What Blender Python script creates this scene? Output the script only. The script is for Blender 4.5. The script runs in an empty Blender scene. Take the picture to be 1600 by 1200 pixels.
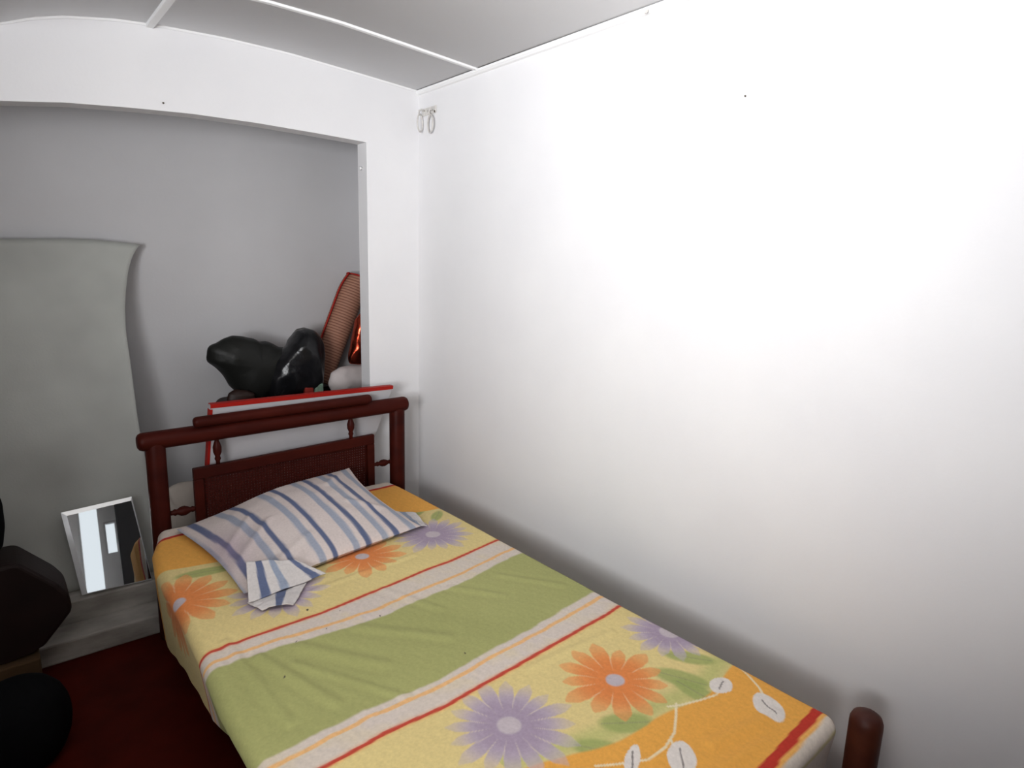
import bpy, bmesh, math, random
import numpy as np
from mathutils import Vector, Matrix
random.seed(7); RNG = np.random.RandomState(11)
scn = bpy.context.scene
COL = scn.collection
PI = math.pi

# ------------------------------------------------------------------ materials
def mat(name, color, rough=.6, metal=0., noise=0., nscale=8., bump=0., bscale=60., spec=.4, color2=None, sheen=0., detail=6., stretch=None):
    m = bpy.data.materials.new(name); m.use_nodes = True
    nt = m.node_tree; b = nt.nodes['Principled BSDF']
    b.inputs['Roughness'].default_value = rough; b.inputs['Metallic'].default_value = metal
    b.inputs['Specular IOR Level'].default_value = spec
    b.inputs['Base Color'].default_value = (*color, 1)
    if sheen: b.inputs['Sheen Weight'].default_value = sheen
    tc = nt.nodes.new('ShaderNodeTexCoord'); src = tc.outputs['Object']
    if stretch:
        mp = nt.nodes.new('ShaderNodeMapping'); mp.inputs['Scale'].default_value = stretch
        nt.links.new(src, mp.inputs['Vector']); src = mp.outputs['Vector']
    if noise or color2:
        n = nt.nodes.new('ShaderNodeTexNoise'); n.inputs['Scale'].default_value = nscale; n.inputs['Detail'].default_value = detail
        nt.links.new(src, n.inputs['Vector'])
        r = nt.nodes.new('ShaderNodeValToRGB')
        c2 = color2 if color2 else tuple(max(0, c*(1-noise)) for c in color)
        r.color_ramp.elements[0].position = .3; r.color_ramp.elements[0].color = (*c2, 1)
        r.color_ramp.elements[1].position = .7; r.color_ramp.elements[1].color = (*color, 1)
        nt.links.new(n.outputs['Fac'], r.inputs['Fac']); nt.links.new(r.outputs['Color'], b.inputs['Base Color'])
    if bump:
        n2 = nt.nodes.new('ShaderNodeTexNoise'); n2.inputs['Scale'].default_value = bscale; n2.inputs['Detail'].default_value = 5
        nt.links.new(src, n2.inputs['Vector'])
        bp = nt.nodes.new('ShaderNodeBump'); bp.inputs['Strength'].default_value = bump; bp.inputs['Distance'].default_value = .004
        nt.links.new(n2.outputs['Fac'], bp.inputs['Height']); nt.links.new(bp.outputs['Normal'], b.inputs['Normal'])
    return m

def cloth_mat(name, layer, bump=.25):
    m = bpy.data.materials.new(name); m.use_nodes = True
    nt = m.node_tree; b = nt.nodes['Principled BSDF']
    b.inputs['Roughness'].default_value = .9; b.inputs['Specular IOR Level'].default_value = .15
    b.inputs['Sheen Weight'].default_value = .05
    a = nt.nodes.new('ShaderNodeAttribute'); a.attribute_name = layer
    tc = nt.nodes.new('ShaderNodeTexCoord')
    n = nt.nodes.new('ShaderNodeTexNoise'); n.inputs['Scale'].default_value = 140; n.inputs['Detail'].default_value = 4
    nt.links.new(tc.outputs['Object'], n.inputs['Vector'])
    mx = nt.nodes.new('ShaderNodeMix'); mx.data_type = 'RGBA'; mx.blend_type = 'MULTIPLY'
    mr = nt.nodes.new('ShaderNodeMapRange'); mr.inputs['To Min'].default_value = .86; mr.inputs['To Max'].default_value = 1.1
    nt.links.new(n.outputs['Fac'], mr.inputs['Value'])
    mx.inputs['Factor'].default_value = 1
    nt.links.new(a.outputs['Color'], mx.inputs['A']); nt.links.new(mr.outputs['Result'], mx.inputs['B'])
    nt.links.new(mx.outputs['Result'], b.inputs['Base Color'])
    n2 = nt.nodes.new('ShaderNodeTexNoise'); n2.inputs['Scale'].default_value = 22; n2.inputs['Detail'].default_value = 8
    nt.links.new(tc.outputs['Object'], n2.inputs['Vector'])
    bp = nt.nodes.new('ShaderNodeBump'); bp.inputs['Strength'].default_value = bump; bp.inputs['Distance'].default_value = .008
    nt.links.new(n2.outputs['Fac'], bp.inputs['Height']); nt.links.new(bp.outputs['Normal'], b.inputs['Normal'])
    return m

M = {}
M['wall'] = mat('painted_wall', (.80, .795, .80), .75, bump=.07, bscale=90, spec=.25, color2=(.77, .765, .775), nscale=3)
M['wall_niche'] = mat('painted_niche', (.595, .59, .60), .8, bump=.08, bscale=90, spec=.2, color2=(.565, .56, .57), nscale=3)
M['wall_rear'] = mat('grey_paint', (.34, .335, .33), .85, noise=.1, nscale=3)
M['ceiling'] = mat('ceiling_paint', (.80, .80, .805), .8, bump=.08, bscale=50, spec=.2, color2=(.78, .78, .785), nscale=2)
M['trim'] = mat('white_trim', (.84, .84, .84), .55, bump=.1, bscale=40)
M['floor'] = mat('red_floor', (.10, .009, .005), .6, color2=(.055, .005, .003), nscale=6, bump=.12, bscale=35, spec=.08)
M['kerb'] = mat('worn_cement', (.52, .50, .47), .85, color2=(.27, .25, .225), nscale=9, bump=.5, bscale=45, spec=.2, stretch=(.6, 1, 1.6))
M['wood'] = mat('mahogany', (.075, .011, .006), .45, color2=(.042, .0055, .0035), nscale=14, bump=.08, bscale=60, spec=.14, stretch=(.3, 1, 1))
M['wood_scuffed'] = mat('mahogany_scuffed', (.13, .036, .016), .5, color2=(.05, .009, .006), nscale=11, bump=.12, bscale=60, spec=.4)
M['mattress'] = mat('mattress_ticking', (.62, .58, .5), .9, bump=.3, bscale=80)
M['white_laminate'] = mat('white_laminate', (.55, .54, .56), .5, spec=.4, noise=.08, nscale=5)
M['red_edge'] = mat('red_edging', (.40, .022, .016), .5, spec=.25)
M['hardboard'] = mat('hardboard', (.475, .485, .46), .75, color2=(.41, .415, .395), nscale=4.5, bump=.12, bscale=120, spec=.25, detail=2)
M['black_plastic'] = mat('black_plastic', (.010, .010, .012), .28, bump=1.0, bscale=26, spec=.5)
M['black_film'] = mat('black_bin_film', (.014, .0145, .013), .48, bump=.9, bscale=18, spec=.35)
M['black_matt'] = mat('black_cloth', (.004, .004, .005), .9, bump=.3, bscale=50, spec=.1)
M['brown_vinyl'] = mat('brown_vinyl', (.016, .006, .005), .6, noise=.4, nscale=10, bump=.2, bscale=50, spec=.3)
M['brown_case'] = mat('dark_brown_case', (.035, .014, .010), .5, noise=.4, nscale=9, bump=.25, bscale=60)
M['cardboard'] = mat('tan_cardboard', (.075, .04, .015), .85, noise=.3, nscale=12, bump=.2, bscale=70)
M['foil'] = mat('copper_foil', (.42, .075, .04), .25, metal=1., bump=.9, bscale=26)
M['white_cloth'] = mat('white_cloth', (.62, .57, .56), .9, noise=.15, nscale=8, bump=.5, bscale=25)
M['cream_cloth'] = mat('cream_cloth', (.55, .5, .45), .9, noise=.2, nscale=8, bump=.5, bscale=25)
M['mirror'] = mat('mirror_silver', (.86, .88, .88), .015, metal=1.)
M['mirror_edge'] = mat('mirror_bevel', (.80, .82, .84), .35, metal=.35)
M['paper'] = mat('paper_scrap', (.75, .72, .70), .8)
M['metal_white'] = mat('enamelled_metal', (.72, .70, .67), .45, noise=.25, nscale=40)
M['metal_dark'] = mat('rusty_screw', (.12, .10, .08), .6)
M['speck'] = mat('dark_speck', (.05, .035, .025), .9)
M['glass'] = mat('window_glass', (.8, .85, .85), .1)

# ------------------------------------------------------------------ mesh helpers
def obj(name, verts, faces, m, parent=None, smooth=False):
    me = bpy.data.meshes.new(name)
    me.from_pydata([tuple(map(float, v)) for v in verts], [], [tuple(int(i) for i in f) for f in faces])
    me.update(); me.materials.append(m)
    if smooth: me.polygons.foreach_set('use_smooth', [True]*len(me.polygons))
    o = bpy.data.objects.new(name, me); COL.objects.link(o)
    if parent: o.parent = parent; o.matrix_parent_inverse = Matrix.Translation(-Vector(parent.location))
    return o
def bm_obj(name, bm, m, parent=None, smooth=False):
    me = bpy.data.meshes.new(name); bmesh.ops.recalc_face_normals(bm, faces=bm.faces[:]); bm.to_mesh(me); bm.free()
    me.materials.append(m)
    if smooth: me.polygons.foreach_set('use_smooth', [True]*len(me.polygons))
    o = bpy.data.objects.new(name, me); COL.objects.link(o)
    if parent: o.parent = parent; o.matrix_parent_inverse = Matrix.Translation(-Vector(parent.location))
    return o
def tag(o, label, cat, group=None):
    o['label'] = label; o['category'] = cat
    if group: o['group'] = group
    return o
def struct(o): o['kind'] = 'structure'; return o
def thing(name, loc, label, cat, group=None):
    o = bpy.data.objects.new(name, None); o.location = loc; o.empty_display_size = .05; COL.objects.link(o)
    return tag(o, label, cat, group)
def add_box(bm, lo, hi, bevel=0., seg=2):
    r = bmesh.ops.create_cube(bm, size=1)
    for v in r['verts']:
        v.co = Vector([lo[i]+(v.co[i]+.5)*(hi[i]-lo[i]) for i in range(3)])
    if bevel:
        es = list({e for v in r['verts'] for e in v.link_edges})
        bmesh.ops.bevel(bm, geom=es, offset=bevel, segments=seg, affect='EDGES', profile=.5)
def box(name, lo, hi, m, parent=None, bevel=0., seg=2):
    bm = bmesh.new(); add_box(bm, lo, hi, bevel, seg); return bm_obj(name, bm, m, parent)
def frame_of(d):
    d = Vector(d).normalized(); a = Vector((0, 0, 1)) if abs(d.z) < .9 else Vector((1, 0, 0))
    u = d.cross(a).normalized(); return u, d.cross(u).normalized(), d
def add_lathe(bm, p0, p1, prof, n=24):
    """prof: list of (t along axis 0..1, radius)."""
    p0, p1 = Vector(p0), Vector(p1); u, w, d = frame_of(p1-p0); rings = []
    for t, r in prof:
        c = p0+(p1-p0)*t
        rings.append([bm.verts.new(c+(u*math.cos(2*PI*k/n)+w*math.sin(2*PI*k/n))*max(r, 1e-4)) for k in range(n)])
    for a, b in zip(rings, rings[1:]):
        for k in range(n): bm.faces.new((a[k], a[(k+1) % n], b[(k+1) % n], b[k]))
    bm.faces.new(rings[0]); bm.faces.new(rings[-1])
def lathe(name, p0, p1, prof, m, parent=None, n=24):
    bm = bmesh.new(); add_lathe(bm, p0, p1, prof, n); return bm_obj(name, bm, m, parent, True)
def rod_prof(L, r, cap=.5, lipped=False):
    """a round bar with softly domed ends"""
    c = r*cap/L; pr = []
    for k in range(6):
        a = k/5*PI/2; pr.append((c*(1-math.sin(a))*1., r*(.45+.55*math.sin(a)) if k else r*.35))
    pr[0] = (0, r*.3); pr[1] = (c*.06, r*.7)
    pr = [(0, r*.25), (c*.08, r*.62), (c*.3, r*.86), (c*.65, r*.97), (c, r)]
    return pr+[(1-t, q) for t, q in reversed(pr)]
def tube(name, pts, r, m, parent=None, n=10, closed=False):
    bm = bmesh.new(); pts = [Vector(p) for p in pts]; rings = []; N = len(pts)
    for i, p in enumerate(pts):
        d = (pts[(i+1) % N]-pts[i-1]) if closed else (pts[min(i+1, N-1)]-pts[max(i-1, 0)])
        u, w, _ = frame_of(d)
        rings.append([bm.verts.new(p+(u*math.cos(2*PI*k/n)+w*math.sin(2*PI*k/n))*r) for k in range(n)])
    prs = list(zip(rings, rings[1:]))+([(rings[-1], rings[0])] if closed else [])
    for a, b in prs:
        s = min(range(n), key=lambda s: (a[0].co-b[s].co).length)
        for k in range(n): bm.faces.new((a[k], a[(k+1) % n], b[(k+1+s) % n], b[(k+s) % n]))
    if not closed: bm.faces.new(rings[0]); bm.faces.new(rings[-1])
    return bm_obj(name, bm, m, parent, True)
def snoise(P, freq, seed, octs=3):
    """cheap smooth noise: sums of sines along random directions"""
    r = np.random.RandomState(seed); P = np.asarray(P, float); out = np.zeros(len(P)); a = 1.
    for o in range(octs):
        for k in range(5):
            d = r.normal(size=P.shape[1]); d /= np.linalg.norm(d)
            out += a*np.sin(P@d*freq*r.uniform(.7, 1.4)*2**o+r.uniform(0, 6.28))
        a *= .5
    return out/5.
def prism_xz(name, poly, y0, y1, m, parent=None, bevel=0.):
    bm = bmesh.new(); a = [bm.verts.new((x, y0, z)) for x, z in poly]; b = [bm.verts.new((x, y1, z)) for x, z in poly]; n = len(poly)
    bm.faces.new(a); bm.faces.new(b[::-1])
    for i in range(n): bm.faces.new((a[i], a[(i+1) % n], b[(i+1) % n], b[i]))
    if bevel: bmesh.ops.bevel(bm, geom=bm.edges[:], offset=bevel, segments=3, affect='EDGES', profile=.5)
    return bm_obj(name, bm, m, parent)
def inflate(name, outline, y0, depth, m, parent=None, wob=.01, freq=18, seed=3, rings=22, per=120, centre=None, zmin=None):
    """a soft bag with the given x-z outline, bulging to both sides of the plane y = y0"""
    o = np.array(outline, float)
    seg = np.linalg.norm(np.roll(o, -1, 0)-o, axis=1); s = np.concatenate([[0], np.cumsum(seg)]); oc = np.vstack([o, o[:1]])
    t = np.linspace(0, s[-1], per, endpoint=False); ring = np.stack([np.interp(t, s, oc[:, 0]), np.interp(t, s, oc[:, 1])], 1)
    ring = (np.roll(ring, 1, 0)+2*ring+np.roll(ring, -1, 0))/4
    c = np.array(centre) if centre is not None else ring.mean(0)
    V = []; F = []
    for side in (-1, 1):
        base = len(V); V.append((c[0], y0+side*depth, c[1]))
        for k in range(1, rings+1):
            f = math.sin(k/rings*PI/2)
            for p in ring:
                q = c+(p-c)*f; V.append((q[0], y0+side*depth*math.cos(k/rings*PI/2), q[1]))
        for j in range(per):
            tri = (base, base+1+j, base+1+(j+1) % per); F.append(tri if side < 0 else tri[::-1])
        for k in range(rings-1):
            for j in range(per):
                q = (base+1+k*per+j, base+1+(k+1)*per+j, base+1+(k+1)*per+(j+1) % per, base+1+k*per+(j+1) % per)
                F.append(q if side < 0 else q[::-1])
    V = np.array(V); n = snoise(V, freq, seed, 3); n = np.sign(n)*np.abs(n)**.8
    V[:, 1] += wob*n*1.6
    V[:, 0] += wob*.35*snoise(V, freq*1.2, seed+1); V[:, 2] += wob*.35*snoise(V, freq*1.2, seed+2)
    if zmin is not None: V[:, 2] = np.maximum(V[:, 2], zmin)
    me_o = obj(name, V, F, m, parent, True)
    bm = bmesh.new(); bm.from_mesh(me_o.data); bmesh.ops.remove_doubles(bm, verts=bm.verts[:], dist=.0006); bmesh.ops.recalc_face_normals(bm, faces=bm.faces[:]); bm.to_mesh(me_o.data); bm.free()
    return me_o
def interp(x, tab): return float(np.interp(x, [a for a, b in tab], [b for a, b in tab]))

# ------------------------------------------------------------------ the setting
CEIL = [(-3.4, 2.13), (-1.9, 2.13), (-1.70, 2.16), (-1.556, 2.195), (-1.47, 2.232), (-1.381, 2.259), (-1.231, 2.286), (-1.09, 2.299), (-.869, 2.309), (-.621, 2.308), (-.339, 2.293), (0, 2.273), (.2, 2.268)]
BEAM = [(-3.4, 1.90), (-1.9, 1.91), (-1.70, 1.938), (-1.578, 1.957), (-1.405, 1.982), (-1.214, 1.998), (-1.0, 2.011), (-.763, 2.015), (-.493, 2.012), (-.275, 2.007)]
XL, YF, YN, JX, TH = -3.0, -4.0, .52, -.275, .088      # left wall, front wall, niche back, jamb face, wall thickness
def cz(x): return interp(x, CEIL)
def bz(x): return interp(x, BEAM)
xs = np.concatenate([np.linspace(XL-.1, -1.9, 5), np.linspace(-1.8, -1.0, 34), np.linspace(-.95, .1, 22)])
V = []; F = []
for x in xs:
    for y, dz in ((YF-.1, 0), (YN+.1, 0), (YN+.1, .06), (YF-.1, .06)): V.append((x, y, cz(x)+dz))
for i in range(len(xs)-1):
    for k in range(4): F.append((4*i+k, 4*i+(k+1) % 4, 4*i+4+(k+1) % 4, 4*i+4+k))
struct(obj('ceiling', V, F, M['ceiling'], None, True))
# wall with the opening (beam above, jamb at the right)
bx = [x for x in xs if XL <= x < JX]+[JX]
V = []; F = []
for x in bx: V += [(x, 0, bz(x)), (x, 0, cz(x)+.01), (x, TH, cz(x)+.01), (x, TH, bz(x))]
n = len(bx)
for i in range(n-1):
    for k in range(4): F.append((4*i+k, 4*i+(k+1) % 4, 4*i+4+(k+1) % 4, 4*i+4+k))
base = len(V); zj = bz(JX)
V += [(JX, 0, 0), (0.02, 0, 0), (0.02, TH, 0), (JX, TH, 0), (0.02, 0, cz(0)+.01), (0.02, TH, cz(0)+.01)]
last = 4*(n-1)
F += [(base, base+1, base+4, last+1, last), (base+3, last+3, last+2, base+5, base+2), (base, last, last+3, base+3), (base+1, base+2, base+5, base+4), (last+1, base+4, base+5, last+2), (base, base+3, base+2, base+1), (0, 3, 2, 1)]
struct(obj('wall_back', V, F, M['wall']))
struct(box('wall_right', (0, YF-.1, -.05), (.1, YN+.1, 2.45), M['wall']))
struct(box('wall_niche', (XL, YN, -.05), (0, YN+.08, 2.4), M['wall_niche']))
struct(box('wall_left', (XL-.1, YF-.1, -.05), (XL, YN+.1, 2.4), M['wall_rear']))
struct(box('floor', (XL-.1, YF-.1, -.06), (.1, YN+.1, 0), M['floor']))
# raised cement step along the foot of the opening
bm = bmesh.new(); add_box(bm, (XL, -.128, 0), (-.001, 0.0, .082), .008, 2); add_box(bm, (XL, 0, 0), (JX-.001, YN, .168), .006, 2)
struct(bm_obj('step_slab', bm, M['kerb']))
# mouldings and ceiling battens
tm = bmesh.new(); prof = [(0, 0), (-.018, 0), (-.016, -.008), (-.009, -.015), (0, -.018)]
for i, yy in enumerate((YF, 0)):
    for px, pz in prof: tm.verts.new((px, yy, 2.271+pz))
tm.verts.ensure_lookup_table(); q = len(prof)
for k in range(q): tm.faces.new((tm.verts[k], tm.verts[(k+1) % q], tm.verts[q+(k+1) % q], tm.verts[q+k]))
tm.faces.new(tm.verts[:q]); tm.faces.new(tm.verts[q:2*q][::-1])
struct(bm_obj('trim_1', tm, M['trim']))
def batten_x(name, y, w, h, x0, x1, m):
    V = []; F = []; X = [x for x in np.linspace(x0, x1, 60)]
    for x in X:
        z = cz(x); V += [(x, y-w/2, z+.002), (x, y-w/2+.004, z-h), (x, y+w/2-.004, z-h), (x, y+w/2, z+.002)]
    for i in range(len(X)-1):
        for k in range(4): F.append((4*i+k, 4*i+(k+1) % 4, 4*i+4+(k+1) % 4, 4*i+4+k))
    F += [(0, 1, 2, 3), tuple(4*(len(X)-1)+k for k in (3, 2, 1, 0))]
    return struct(obj(name, V, F, m))
batten_x('trim_2', -.478, .024, .007, XL, -.002, M['trim'])
zb = cz(-1.125)
struct(box('trim_3', (-1.138, YF, zb-.013), (-1.112, 0, zb+.01), M['trim'], bevel=.003))
batten_x('trim_4', -.004, .010, .007, XL, -.002, M['trim'])
# front wall behind the viewpoint, with a window and an added tall opening that makes the mirror's bright strip
def wall_xz(name, y0, y1, x0, x1, z0, z1, holes, m):
    xsl = sorted({x0, x1, *[h[0] for h in holes], *[h[1] for h in holes]}); zsl = sorted({z0, z1, *[h[2] for h in holes], *[h[3] for h in holes]})
    bm = bmesh.new()
    for a, b in zip(xsl, xsl[1:]):
        for c, d in zip(zsl, zsl[1:]):
            if any(h[0] <= (a+b)/2 <= h[1] and h[2] <= (c+d)/2 <= h[3] for h in holes): continue
            add_box(bm, (a, y0, c), (b, y1, d))
    return struct(bm_obj(name, bm, m))
HOLES = [(-1.775, -1.605, .75, 2.0), (-1.575, -1.475, 1.42, 1.74)]
wall_xz('wall_front', YF-.1, YF, XL, 0, 0, 2.4, HOLES, M['trim'])
gl = bpy.data.materials.new('clear_glass'); gl.use_nodes = True; gb = gl.node_tree.nodes['Principled BSDF']
gb.inputs['Transmission Weight'].default_value = 1; gb.inputs['IOR'].default_value = 1.05; gb.inputs['Roughness'].default_value = 0
for k, (x0, x1, z0, z1) in enumerate(HOLES):
    bm = bmesh.new(); f_ = .012
    for lo, hi in (((x0, z0), (x1, z0+f_)), ((x0, z1-f_), (x1, z1)), ((x0, z0+f_), (x0+f_, z1-f_)), ((x1-f_, z0+f_), (x1, z1-f_))): add_box(bm, (lo[0], YF-.06, lo[1]), (hi[0], YF-.02, hi[1]))
    wn = struct(bm_obj('window_%d' % (k+1), bm, M['trim']))  # first one is the added bright opening, framed like the real window
    box('window_pane', (x0+f_, YF-.043, z0+f_), (x1-f_, YF-.039, z1-f_), gl, wn)
wd = thing('standin_cupboard', (-1.2, -3.8, 0), 'dark cupboard added at the far end, standing in for the dark figure in the mirror tile', 'standin_cupboard')  # added cupboard stands in for the person reflected dark in the mirror
DW = mat('dark_veneer', (.02, .018, .02), .5, noise=.3, nscale=6)
box('carcass', (-1.46, -3.98, 0), (-.75, -3.62, 2.0), DW, wd, .006)
for i, x in enumerate((-1.45, -1.10)):
    dr_ = box('standin_door', (x, -3.618, .05), (x+.345, -3.600, 1.97), DW, wd, .004)
    hx = x+.31 if i == 0 else x+.035
    h_ = lathe('handle', (hx, -3.600, 1.0), (hx, -3.575, 1.0), [(0, .008), (.5, .007), (.8, .013), (1, .008)], M['metal_dark'], None, 14); h_.parent = dr_; h_.matrix_parent_inverse = (Matrix.Translation(Vector(wd.location)) @ dr_.matrix_parent_inverse).inverted()

# ------------------------------------------------------------------ bed
bed = thing('bed', (-.76, -1.2, 0), 'dark mahogany single bed with round posts and caned headboard, against the white right wall', 'bed')
HY = -.173
W = M['wood']
for x, r in ((-1.243, .034), (-.225, .036)):
    lathe('head_post', (x, HY, 0), (x, HY, .80), [(0, r*.9), (.02, r), (.98, r), (1, r*.9)], W, bed, 28)
lathe('head_rail', (-1.303, HY, .800), (-.170, HY, .815), rod_prof(1.133, .0345, .7), W, bed, 32)
bm = bmesh.new(); zb0 = .27
PX0, PX1, PZL, PZR = -1.122, -.349, .668, .690
fw, fd = .045, .012
def quad_bar(bm, pts, y0, y1, bev=.004):
    a = [bm.verts.new((x, y0, z)) for x, z in pts]; b = [bm.verts.new((x, y1, z)) for x, z in pts]
    fs = [bm.faces.new(a), bm.faces.new(b[::-1])]+[bm.faces.new((a[i], a[(i+1) % 4], b[(i+1) % 4], b[i])) for i in range(4)]
    bmesh.ops.bevel(bm, geom=list({e for f in fs for e in f.edges}), offset=bev, segments=2, affect='EDGES', profile=.5)
quad_bar(bm, [(PX0, PZL), (PX1, PZR), (PX1, PZR-fw), (PX0, PZL-fw)], HY-fd, HY+fd)
quad_bar(bm, [(PX0, zb0), (PX1, zb0), (PX1, zb0+fw), (PX0, zb0+fw)], HY-fd, HY+fd)
quad_bar(bm, [(PX0, PZL-fw), (PX0+fw*.8, PZL-fw), (PX0+fw*.8, zb0+fw), (PX0, zb0+fw)], HY-fd, HY+fd)
quad_bar(bm, [(PX1-fw*.8, PZR-fw), (PX1, PZR-fw), (PX1, zb0+fw), (PX1-fw*.8, zb0+fw)], HY-fd, HY+fd)
bm_obj('panel_frame', bm, W, bed)
# woven cane: a fine sheet with real holes through a checker of see-through cells
cm = bpy.data.materials.new('woven_cane'); cm.use_nodes = True; nt = cm.node_tree; b = nt.nodes['Principled BSDF']
b.inputs['Base Color'].default_value = (.055, .008, .005, 1); b.inputs['Roughness'].default_value = .6; b.inputs['Specular IOR Level'].default_value = .15
tc = nt.nodes.new('ShaderNodeTexCoord'); sx = nt.nodes.new('ShaderNodeSeparateXYZ'); nt.links.new(tc.outputs['Object'], sx.inputs[0])
def cell(out):
    a = nt.nodes.new('ShaderNodeMath'); a.operation = 'MULTIPLY'; a.inputs[1].default_value = 1/.0115; nt.links.new(out, a.inputs[0])
    f_ = nt.nodes.new('ShaderNodeMath'); f_.operation = 'FRACT'; nt.links.new(a.outputs[0], f_.inputs[0])
    s = nt.nodes.new('ShaderNodeMath'); s.operation = 'SUBTRACT'; s.inputs[1].default_value = .5; nt.links.new(f_.outputs[0], s.inputs[0])
    q = nt.nodes.new('ShaderNodeMath'); q.operation = 'POWER'; q.inputs[1].default_value = 2; nt.links.new(s.outputs[0], q.inputs[0]); return q.outputs[0]
ad = nt.nodes.new('ShaderNodeMath'); ad.operation = 'ADD'; nt.links.new(cell(sx.outputs['X']), ad.inputs[0]); nt.links.new(cell(sx.outputs['Z']), ad.inputs[1])
lt = nt.nodes.new('ShaderNodeMath'); lt.operation = 'GREATER_THAN'; lt.inputs[1].default_value = .022; nt.links.new(ad.outputs[0], lt.inputs[0])
nt.links.new(lt.outputs[0], b.inputs['Alpha'])
obj('cane_panel', [(PX0+.03, HY+.004, zb0+.04), (PX1-.03, HY+.004, zb0+.04), (PX1-.03, HY+.004, PZR-.04), (PX0+.03, HY+.004, PZL-.04)], [(0, 1, 2, 3)], cm, bed)
SP = [(0, .008), (.12, .008), (.2, .012), (.28, .009), (.42, .0155), (.58, .0165), (.72, .012), (.8, .008), (.88, .0105), (.94, .008), (1, .008)]
for x, z0, z1 in ((-1.028, .668, .79), (-.461, .685, .80)):
    lathe('spindle', (x, HY, z0), (x, HY, z1), SP, W, bed, 16)
lathe('spindle', (-.349, HY, .541), (-.255, HY, .541), SP, W, bed, 16)
lathe('spindle', (-1.212, HY, .505), (-1.12, HY, .505), [(t, r*1.15) for t, r in SP], W, bed, 16)
FY = -2.292
for x in (-1.262, -.178):
    lathe('foot_post', (x, FY, 0), (x, FY-.004, .468), [(0, .031), (.03, .034), (.93, .036), (.955, .0355), (.98, .031), (.994, .022), (1, .008)], M['wood_scuffed'], bed, 28)
lathe('foot_rail', (-1.262, FY, .20), (-.172, FY, .20), [(0, .028), (1, .028)], W, bed, 24)
for x in (-1.235, -.235):
    box('side_rail', (x-.014, FY+.01, .19), (x+.014, HY-.01, .29), W, bed, .004)
bm = bmesh.new()
for k in range(9):
    y = -.32-k*.225; add_box(bm, (-1.235, y-.04, .255), (-.235, y+.04, .275))
bm_obj('slats', bm, W, bed)
box('mattress', (-1.275, -2.225, .277), (-.30, -.222, .437), M['mattress'], None, .03, 4)
tag(bpy.data.objects['mattress'], 'thin single mattress on the mahogany bed, under the flowered sheet', 'mattress')

# ------------------------------------------------------------------ bed sheet
def sm(a, b, x): t = np.clip((x-a)/(b-a), 0, 1); return t*t*(3-2*t)
C_ = dict(yellow=(.75, .63, .31), yellow2=(.68, .56, .285), green=(.45, .455, .205), green2=(.39, .40, .175), white=(.67, .60, .53), orange=(.80, .43, .105), red=(.54, .06, .04),
          flower=(.78, .36, .14), flower_in=(.74, .27, .09), purple=(.53, .46, .53), purple_in=(.40, .325, .42), lilac=(.56, .50, .53), leaf=(.36, .42, .16), cream=(.82, .74, .55), vein=(.12, .10, .10), thin=(.83, .47, .15))
C_ = {k: np.array(v) for k, v in C_.items()}
def paint(c, mask, col): return c*(1-mask[:, None])+np.asarray(col)*mask[:, None]
def polydist(x, y, pts):
    d = np.full(x.shape, 9.)
    for (ax, ay), (bx_, by_) in zip(pts, pts[1:]):
        vx, vy = bx_-ax, by_-ay; t = np.clip(((x-ax)*vx+(y-ay)*vy)/(vx*vx+vy*vy+1e-12), 0, 1)
        d = np.minimum(d, np.hypot(x-ax-t*vx, y-ay-t*vy))
    return d
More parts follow.
